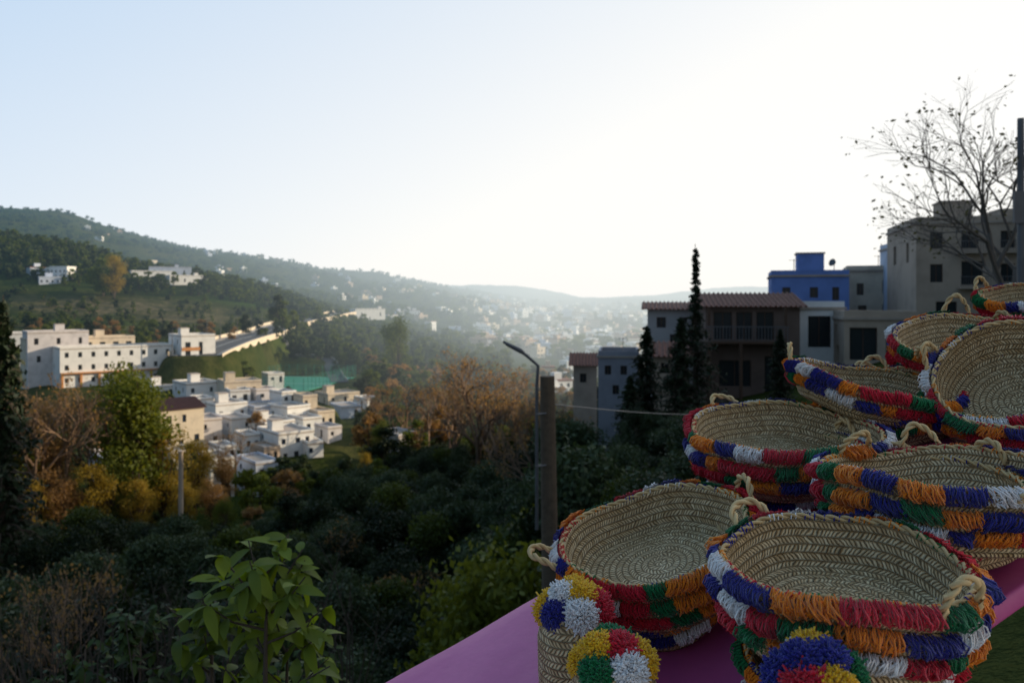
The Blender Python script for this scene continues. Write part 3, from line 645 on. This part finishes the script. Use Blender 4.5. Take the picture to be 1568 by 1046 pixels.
def strawmat():
    m,N,L=newmat('woven_palm_straw'); uv=N.new('ShaderNodeUVMap');uv.uv_map='weave'; s=N.new('ShaderNodeSeparateXYZ');L.new(uv.outputs[0],s.inputs[0])
    Mx=lambda op,a,b=None,c=None,clamp=False: mathn(N,L,op,a,b,c,clamp)
    tc=N.new('ShaderNodeTexCoord')
    band=Mx('FLOOR',s.outputs['Y']);f=Mx('FRACT',s.outputs['Y']); sg=Mx('MULTIPLY_ADD',Mx('FLOORED_MODULO',band,2.),2.,-1.)
    n=N.new('ShaderNodeTexNoise');n.inputs['Scale'].default_value=45;n.inputs['Detail'].default_value=3;L.new(tc.outputs['Object'],n.inputs['Vector'])
    ph=Mx('ADD',Mx('MULTIPLY_ADD',Mx('MULTIPLY',sg,f),1.1,s.outputs['X']),Mx('MULTIPLY',n.outputs['Fac'],2.6))
    t=Mx('FRACT',ph); a1=Mx('SUBTRACT',1.,Mx('POWER',Mx('ABSOLUTE',Mx('MULTIPLY_ADD',t,2.,-1.)),3.)); a2=Mx('SUBTRACT',1.,Mx('POWER',Mx('ABSOLUTE',Mx('MULTIPLY_ADD',f,2.,-1.)),4.))
    h=Mx('MULTIPLY',a1,a2)
    wn=N.new('ShaderNodeTexWhiteNoise');wn.noise_dimensions='2D';cb=N.new('ShaderNodeCombineXYZ');L.new(Mx('FLOOR',ph),cb.inputs[0]);L.new(band,cb.inputs[1]);L.new(cb.outputs[0],wn.inputs['Vector'])
    c=mixc(N,L,wn.outputs['Value'],(.52,.34,.16),(.92,.71,.42))
    n2=noisen(N,L,9,5,tc.outputs['Object']); c=mixc(N,L,Mx('MULTIPLY_ADD',n2,2.4,-.9,clamp=True),c,(.60,.41,.21))
    c=mixc(N,L,Mx('MULTIPLY_ADD',h,-.75,.75,clamp=True),c,(.24,.14,.06))  # crevice shade painted into the straw colour where the weave is low
    b=N.new('ShaderNodeBsdfPrincipled');L.new(c,b.inputs['Base Color']);b.inputs['Roughness'].default_value=.5
    hh=Mx('MULTIPLY_ADD',wn.outputs['Value'],.6,h)
    bp=N.new('ShaderNodeBump');bp.inputs['Strength'].default_value=1.;bp.inputs['Distance'].default_value=.004;L.new(hh,bp.inputs['Height']);L.new(bp.outputs[0],b.inputs['Normal'])
    return finish(m,N,L,b.outputs[0],False)
STRAW=strawmat()
def vcmat(name,rough,fuzz=True):
    m,N,L=newmat(name);a=N.new('ShaderNodeAttribute');a.attribute_name='tint'
    b=N.new('ShaderNodeBsdfPrincipled');L.new(a.outputs['Color'],b.inputs['Base Color']);b.inputs['Roughness'].default_value=rough
    b.inputs['Specular IOR Level'].default_value=.15
    if fuzz: b.inputs['Sheen Weight'].default_value=.25
    return finish(m,N,L,b.outputs[0],False)
YARN=vcmat('wool_yarn',.95); ROPE=vcmat('twisted_palm_rope',.7,False)
RED=(.60,.014,.035);GRN=(.008,.16,.05);ORG=(.88,.25,.015);BLU=(.025,.025,.23);WHT=(.85,.81,.80);YEL=(.85,.47,.015)
SEQ=[RED,GRN,ORG,BLU,WHT,RED,GRN,ORG,BLU,WHT,BLU,ORG,RED]
def strawc(rd): k=rd.uniform(.8,1.2); return (.60*k,.42*k,.21*k)
def revolve_weave(prof,name,parent,N_=120,pitch=.010,wob=None,strip_w=.0055):
    P=[Vector((r,z)) for r,z in prof]; S=[0]
    for a,b in zip(P[:-1],P[1:]): S.append(S[-1]+(b-a).length)
    nb=max(2,int(S[-1]/pitch)); sub_=3; K=nb*sub_
    ss=np.linspace(0,S[-1],K+1); rr_=np.interp(ss,S,[p.x for p in P]); zz=np.interp(ss,S,[p.y for p in P])
    V=[]
    tx=np.gradient(rr_);tz=np.gradient(zz);ln=np.hypot(tx,tz)+1e-9
    for k in range(K+1):
        q=.0012*math.sin(math.pi*(k%sub_)/sub_); r=rr_[k]-tz[k]/ln[k]*q; z=zz[k]+tx[k]/ln[k]*q
        for j in range(N_):
            th=2*math.pi*j/N_; w=wob(th,r,z) if wob else (1,0); V.append((max(r,.0005)*w[0]*math.cos(th),max(r,.0005)*w[0]*math.sin(th),z+w[1]))
    Fc=[];UV=[]
    for k in range(K):
        bnd=k//sub_; rm=float(rr_[min(K,bnd*sub_+sub_//2)]); cnt=max(6,round(2*math.pi*rm/strip_w)); v0=bnd+(k%sub_)/sub_; v1=v0+1/sub_-(1e-4)
        for j in range(N_):
            j2=(j+1)%N_; Fc.append((k*N_+j,k*N_+j2,(k+1)*N_+j2,(k+1)*N_+j)); u0=cnt*j/N_;u1=cnt*(j+1)/N_; UV+=[u0,v0,u1,v0,u1,v1,u0,v1]
    me=bpy.data.meshes.new(name);me.from_pydata(V,[],Fc);me.materials.append(STRAW);l=me.uv_layers.new(name='weave');l.data.foreach_set('uv',UV)
    me.polygons.foreach_set('use_smooth',np.ones(len(Fc),bool)); me.update(); return link(bpy.data.objects.new(name,me),parent)
def twist(B,P,r,rd,turn=26.,col=None,k=5):
    P=[Vector(p) for p in P]; L=0;A=[[],[]]
    for i,p in enumerate(P):
        if i: L+=(p-P[i-1]).length
        d=(P[min(i+1,len(P)-1)]-P[max(i-1,0)]).normalized(); a=d.cross(Vector((.3,.2,1))).normalized(); b=d.cross(a)
        for q in range(2):
            t=L*turn*2*math.pi*.9+q*math.pi; A[q].append(p+a*(r*math.cos(t))+b*(r*math.sin(t)))
    for q in range(2): B.tube(A[q],r*1.05,k,0,c=col if col else strawc(rd))
def strands(B,ang,Rf,zoff,hgt,bulge,th,rd,col,lean):
    pts=[]
    j=rd.uniform(-1,1)
    for (t,o) in ((-.05,.15),(.12,.8),(.5,1.),(.88,.75),(1.03,.1)):
        z=zoff-hgt*t; r=Rf(ang,z)+.002+bulge*o*(1+.3*j); a=ang+rd.uniform(-.014,.014)+lean*t+.03*t*j
        pts.append((r*math.cos(a),r*math.sin(a),z+rd.uniform(-.0015,.0015)))
    k=rd.uniform(.84,1.13); B.tube(pts,[th*.8,th,th*1.1,th,th*.6],3,0,c=tuple(min(.9,c*k) for c in col),cap=False)
def basket(name,c,Rr,H,nrm,seed,nest=0,handles=(0,math.pi),flop=(.2,.9),trim=True):
    rd=random.Random(seed); e=empty(name,c); e.rotation_mode='QUATERNION'; e.rotation_quaternion=Vector(nrm).normalized().to_track_quat('Z','Y')
    a2,p2,p3=rd.uniform(.015,.035),rd.uniform(0,6),rd.uniform(0,6)
    for lv in range(nest+1):
        zo=-.030*lv; RR=Rr*(1-.02*lv)
        def wob(th,r,z): return (1+a2*math.cos(2*th+p2)+.010*math.cos(3*th+p3)+.004*math.sin(7*th+seed), .007*math.sin(2*th+p3)*(r/RR)**2+.003*math.sin(5*th+p2)*(r/RR)**2)
        rb=.80*RR
        inner=[(0,-H+.006),(rb*.5,-H+.003),(rb*.92,-H+.004),(rb+.006,-H*.88),(rb+(RR-rb)*.5,-H*.58),(rb+(RR-rb)*.84,-H*.25),(RR-.004,-.001)]
        outer=[(RR-.001,0),(RR+.004,-.004),(rb+(RR-rb)*.87+.005,-H*.25-.003),(rb+(RR-rb)*.53+.007,-H*.58-.004),(rb+.011,-H*.88-.006),(rb*.93,-H-.006),(0,-H-.006)]
        o=revolve_weave(inner+outer,'woven_body' if lv==0 else 'nested_woven_body',e,120,wob=wob); o.location.z=zo
        ro=lambda z:(np.interp(-z,[0,H*.25,H*.58,H*.88,H],[RR+.003,rb+(RR-rb)*.87+.005,rb+(RR-rb)*.53+.007,rb+.011,rb]))
        tab=[float(ro(-zz_*.001)) for zz_ in range(0,int(H*1000)+12)]
        Rf=lambda an,z: tab[max(0,min(len(tab)-1,int(-z*1000)))]*wob(an,RR,z)[0]
        B=MB()
        rows=((.005,.021,.014),(-.022,.019,.013)) if lv==nest else ((.005,.022,.014),)
        for ri,(z0,hg,bu) in enumerate(rows):
            an=0;cuts=[];k=rd.randrange(13)
            while an<2*math.pi-.12: w=rd.uniform(.026,.066)/RR; cuts.append((an,min(an+w,2*math.pi),SEQ[k%13])); an+=w;k+=1
            cuts[-1]=(cuts[-1][0],2*math.pi,cuts[-1][2])
            for (s,t_,col) in cuts:
                n=int((t_-s)*RR/.0011); bm=rd.uniform(.75,1.3); lean=rd.uniform(-.08,.08); dz=rd.uniform(-.002,.002)
                for i in range(n):
                    an_=s+(t_-s)*(i+rd.random())/n; edge=min(1,min(an_-s,t_-an_)*RR/.011+.35); wz=wob(an_,RR,0)[1]
                    strands(B,an_,Rf,z0+dz+wz+rd.uniform(-.002,.002),hg*rd.uniform(.8,1.1),bu*edge*bm*rd.uniform(.7,1.1),.0011,rd,col,lean)
                for i in range(int(n*5)):
                    an_=rd.uniform(s,t_);tt=rd.random();z=z0-hg*tt;edge=min(1,min(an_-s,t_-an_)*RR/.011+.35);r=Rf(an_,z)+bu*bm*edge*math.sin(math.pi*(.12+.76*tt))*.98;p=Vector((r*math.cos(an_),r*math.sin(an_),z+wob(an_,RR,0)[1]));dd=Vector((math.cos(an_)*.5+rd.uniform(-1,1),math.sin(an_)*.5+rd.uniform(-1,1),rd.uniform(-1,1)))*.0048
                    sd=Vector((rd.uniform(-1,1),rd.uniform(-1,1),rd.uniform(-1,1)))*.0012; kk=rd.uniform(.85,1.2)
                    B.add([tuple(p-sd),tuple(p+sd),tuple(p+dd)],[(0,1,2)],0,tuple(min(.9,c_*kk) for c_ in col))
        o=B.obj('wool_trim',[YARN],e,True); o.location.z=zo
        B=MB(); P=[]
        nn=420
        for i in range(nn+1):
            th=2*math.pi*i/nn;w=wob(th,RR,0);P.append(((RR+.0005)*w[0]*math.cos(th),(RR+.0005)*w[0]*math.sin(th),w[1]+.002))
        twist(B,P,.0022,rd,30.)
        k=rd.randrange(13)
        for i in range(0,nn,3):
            if rd.random()<.5:
                th=2*math.pi*i/nn;w=wob(th,RR,0); col=SEQ[(k+i//33)%13]; r0=(RR+.0005)*w[0]
                pts=[((r0+dx)*math.cos(th+da),(r0+dx)*math.sin(th+da),w[1]+dz) for dx,dz,da in ((.006,-.003,0),(.0045,.004,.004),(0,.0062,.010),(-.003,.003,.015),(-.004,-.001,.018))]
                B.tube(pts,.0011,3,0,c=col,cap=False)
        if lv==0:
            for hi,ha in enumerate(handles):
                fl=flop[hi%len(flop)]; sp_=.028/RR; P=[]; hh_=rd.uniform(.036,.048)
                for i in range(25):
                    t=i/24; an=ha+sp_*(2*t-1)*(1+.25*math.sin(math.pi*t)); up=hh_*math.sin(math.pi*t)**.8; r=RR*wob(ha,RR,0)[0]+.004+up*math.sin(fl)+.006; P.append((r*math.cos(an),r*math.sin(an),wob(ha,RR,0)[1]-.010+up*math.cos(fl)*1.1+.003*math.sin(9*t+seed)))
                twist(B,P,.0029,rd,30.)
        o=B.obj('rim_rope_and_handles',[ROPE],e,True); o.location.z=zo
    return e
BK=[
 (1290,858,.93,.138,.060,(-.02,-.05,1),1,(-.75,2.35)),
 (1000,812,1.25,.144,.062,(-.26,-.19,1),1,(1.05,4.2)),
 (1203,656,1.45,.160,.062,(-.03,-.12,1),1,(5.3,2.2)),
 (1438,716,1.15,.156,.058,(-.03,.03,1),1,(3.6,1.0)),
 (1338,580,1.60,.150,.062,(.16,-.12,1),0,(1.9,.2)),
 (1562,572,1.42,.138,.070,(-.50,-.60,1),0,(3.0,.2)),
 (1490,512,1.70,.150,.065,(-.12,-.20,1),0,(1.8,4.3)),
 (1590,446,1.88,.120,.065,(-.2,-.1,1),0,(3.2,1.0)),
]
for i,(px,py,d,Rr,H,nr,ne,hs) in enumerate(BK):
    basket('woven_straw_basket',at(px,py,d),Rr,H,nr,100+i*7,ne,tuple(hs))
for i,(x,y,Rr,up) in enumerate(((.90,1.47,.12,.08),(.76,1.62,.135,.08),(.98,1.74,.13,.08),(.40,.96,.115,.09),(.62,1.19,.125,.085),(.24,1.27,.110,.065),(.51,1.47,.13,.075))):
    z=pz(x,y)+up; basket('woven_straw_basket',Vector((x,y,z)),Rr,up-.010,(-.34,-.12,1),300+i*5,0,(1.6,2.6))

def pompon_hat(name,px,py_top,d,Rb,seed,cols):
    rd=random.Random(seed); t=at(px,py_top,d); x,y=t.x,t.y; zb=pz(x,y)+.004; h=max(.08,t.z-zb-.014)
    e=empty(name,(x,y,zb)); e.rotation_mode='QUATERNION'; e.rotation_quaternion=Vector((-.10,-.04,1)).to_track_quat('Z','Y')
    prof=[(Rb*1.10,0),(Rb*1.05,h*.15),(Rb*1.02,h*.45),(Rb*.95,h*.70),(Rb*.78,h*.86),(Rb*.48,h*.96),(0,h)]
    wob=lambda th,r,z:(1+.03*math.cos(2*th+seed)+.01*math.sin(5*th),0)
    revolve_weave(prof[::-1],'straw_cone',e,72,.009,wob,.006)
    B=MB()
    def puff(c0,ax,col,n,L,flat=.75):
        ax=Vector(ax).normalized()
        for i in range(n):
            v=Vector((rd.gauss(0,1),rd.gauss(0,1),rd.gauss(0,1))).normalized()
            if v.dot(ax)<-.2: v=-v
            v=v-ax*(v.dot(ax)*(1-flat)) # wider than deep: a soft cushion of wool
            l=L*rd.uniform(.86,1.05); k=rd.uniform(.8,1.15); sd=Vector((rd.uniform(-1,1),rd.uniform(-1,1),rd.uniform(-1,1)))*.0035
            s=Vector(c0)+v*l*.45+sd*.4; curl=Vector((rd.uniform(-1,1),rd.uniform(-1,1),rd.uniform(-1,1)))*.003
            B.tube([s,Vector(c0)+v*l*.85+sd,Vector(c0)+v*l+sd+curl],[.0013,.0014,.0012],3,0,c=tuple(min(.9,q*k) for q in col),cap=True)
    n=6
    for i in range(n):
        a=2*math.pi*i/n+rd.uniform(-.3,.3)+seed; r=Rb*.60; puff((r*math.cos(a),r*math.sin(a),h*.90),(math.cos(a),math.sin(a),.6),cols[i%len(cols)],1100,.0215*rd.uniform(.85,1.1))
    for i in range(3):
        a=2*math.pi*i/3+.5; puff((Rb*.26*math.cos(a),Rb*.26*math.sin(a),h*.99),(math.cos(a)*.3,math.sin(a)*.3,1),cols[(i*2+1)%len(cols)],1000,.0205)
    for i in range(14):
        a=2*math.pi*i/14; puff((Rb*1.12*math.cos(a),Rb*1.12*math.sin(a),.010),(math.cos(a),math.sin(a),.1),cols[(i*3)%len(cols)],260,.014)
    B.obj('wool_pompons',[YARN],e,True)
pompon_hat('pompon_straw_hat',897,886,1.08,.056,1,[RED,YEL,WHT,YEL,BLU,WHT])
pompon_hat('pompon_straw_hat',957,962,.93,.054,2,[GRN,RED,YEL,GRN,WHT,YEL])
pompon_hat('pompon_straw_hat',1272,972,.78,.050,3,[WHT,BLU,RED,YEL,GRN,BLU])

# ------------------------------------------------------------------ world, sun, camera
w=bpy.data.worlds.new('World');scn.world=w;w.use_nodes=True;NT=w.node_tree;NT.nodes.clear();N=NT.nodes;L=NT.links
sky=N.new('ShaderNodeTexSky');sky.sky_type='NISHITA';sky.sun_disc=False;sky.sun_elevation=SUN_EL;sky.sun_rotation=SUN_AZ
sky.air_density=1.;sky.dust_density=2.5;sky.ozone_density=1.5;sky.altitude=500
S=Vector((math.sin(SUN_AZ)*math.cos(SUN_EL),math.cos(SUN_AZ)*math.cos(SUN_EL),math.sin(SUN_EL)))
tc=N.new('ShaderNodeTexCoord'); sx=N.new('ShaderNodeSeparateXYZ');L.new(tc.outputs['Generated'],sx.inputs[0])
def dot(v):
    n=N.new('ShaderNodeVectorMath');n.operation='DOT_PRODUCT';L.new(tc.outputs['Generated'],n.inputs[0]);n.inputs[1].default_value=v;return n.outputs['Value']
zc=mathn(N,L,'MAXIMUM',sx.outputs['Z'],0.)
wf=mathn(N,L,'MULTIPLY_ADD',dot(S),.75,.97); wf=mathn(N,L,'MULTIPLY_ADD',zc,-1.4,wf,clamp=True)
hz=mixc(N,L,wf,(.32,.56,.86),(1.0,.985,.95))
br=mathn(N,L,'MULTIPLY_ADD',dot((.5,.85,0)),.75,.68); br=mathn(N,L,'MINIMUM',mathn(N,L,'MAXIMUM',br,.42),1.)
vm=N.new('ShaderNodeVectorMath');vm.operation='SCALE';L.new(hz,vm.inputs[0]);L.new(mathn(N,L,'MULTIPLY',br,1/.12),vm.inputs['Scale'])
fc=mixc(N,L,.90,sky.outputs[0],vm.outputs[0])
bg=N.new('ShaderNodeBackground');bg.inputs['Strength'].default_value=.13
ow=N.new('ShaderNodeOutputWorld');L.new(fc,bg.inputs[0]);L.new(bg.outputs[0],ow.inputs[0])
sd=bpy.data.lights.new('sun','SUN');sd.energy=5.;sd.angle=math.radians(.5);sd.color=(1,.82,.57)
so=bpy.data.objects.new('sun',sd)
so.rotation_mode='QUATERNION';so.rotation_quaternion=S.to_track_quat('Z','Y');so.location=(60,30,60);link(so)
cd=bpy.data.cameras.new('camera');cd.sensor_width=36;cd.lens=F/1568*36;cd.shift_y=-63/1568;cd.clip_start=.05;cd.clip_end=20000
cd.dof.use_dof=True;cd.dof.focus_distance=1.25;cd.dof.aperture_fstop=8
co=bpy.data.objects.new('camera',cd);co.location=(0,0,0);co.rotation_euler=(math.radians(90),0,0);link(co);scn.camera=co
scn.view_settings.view_transform='Standard';scn.view_settings.look='None';scn.view_settings.exposure=0
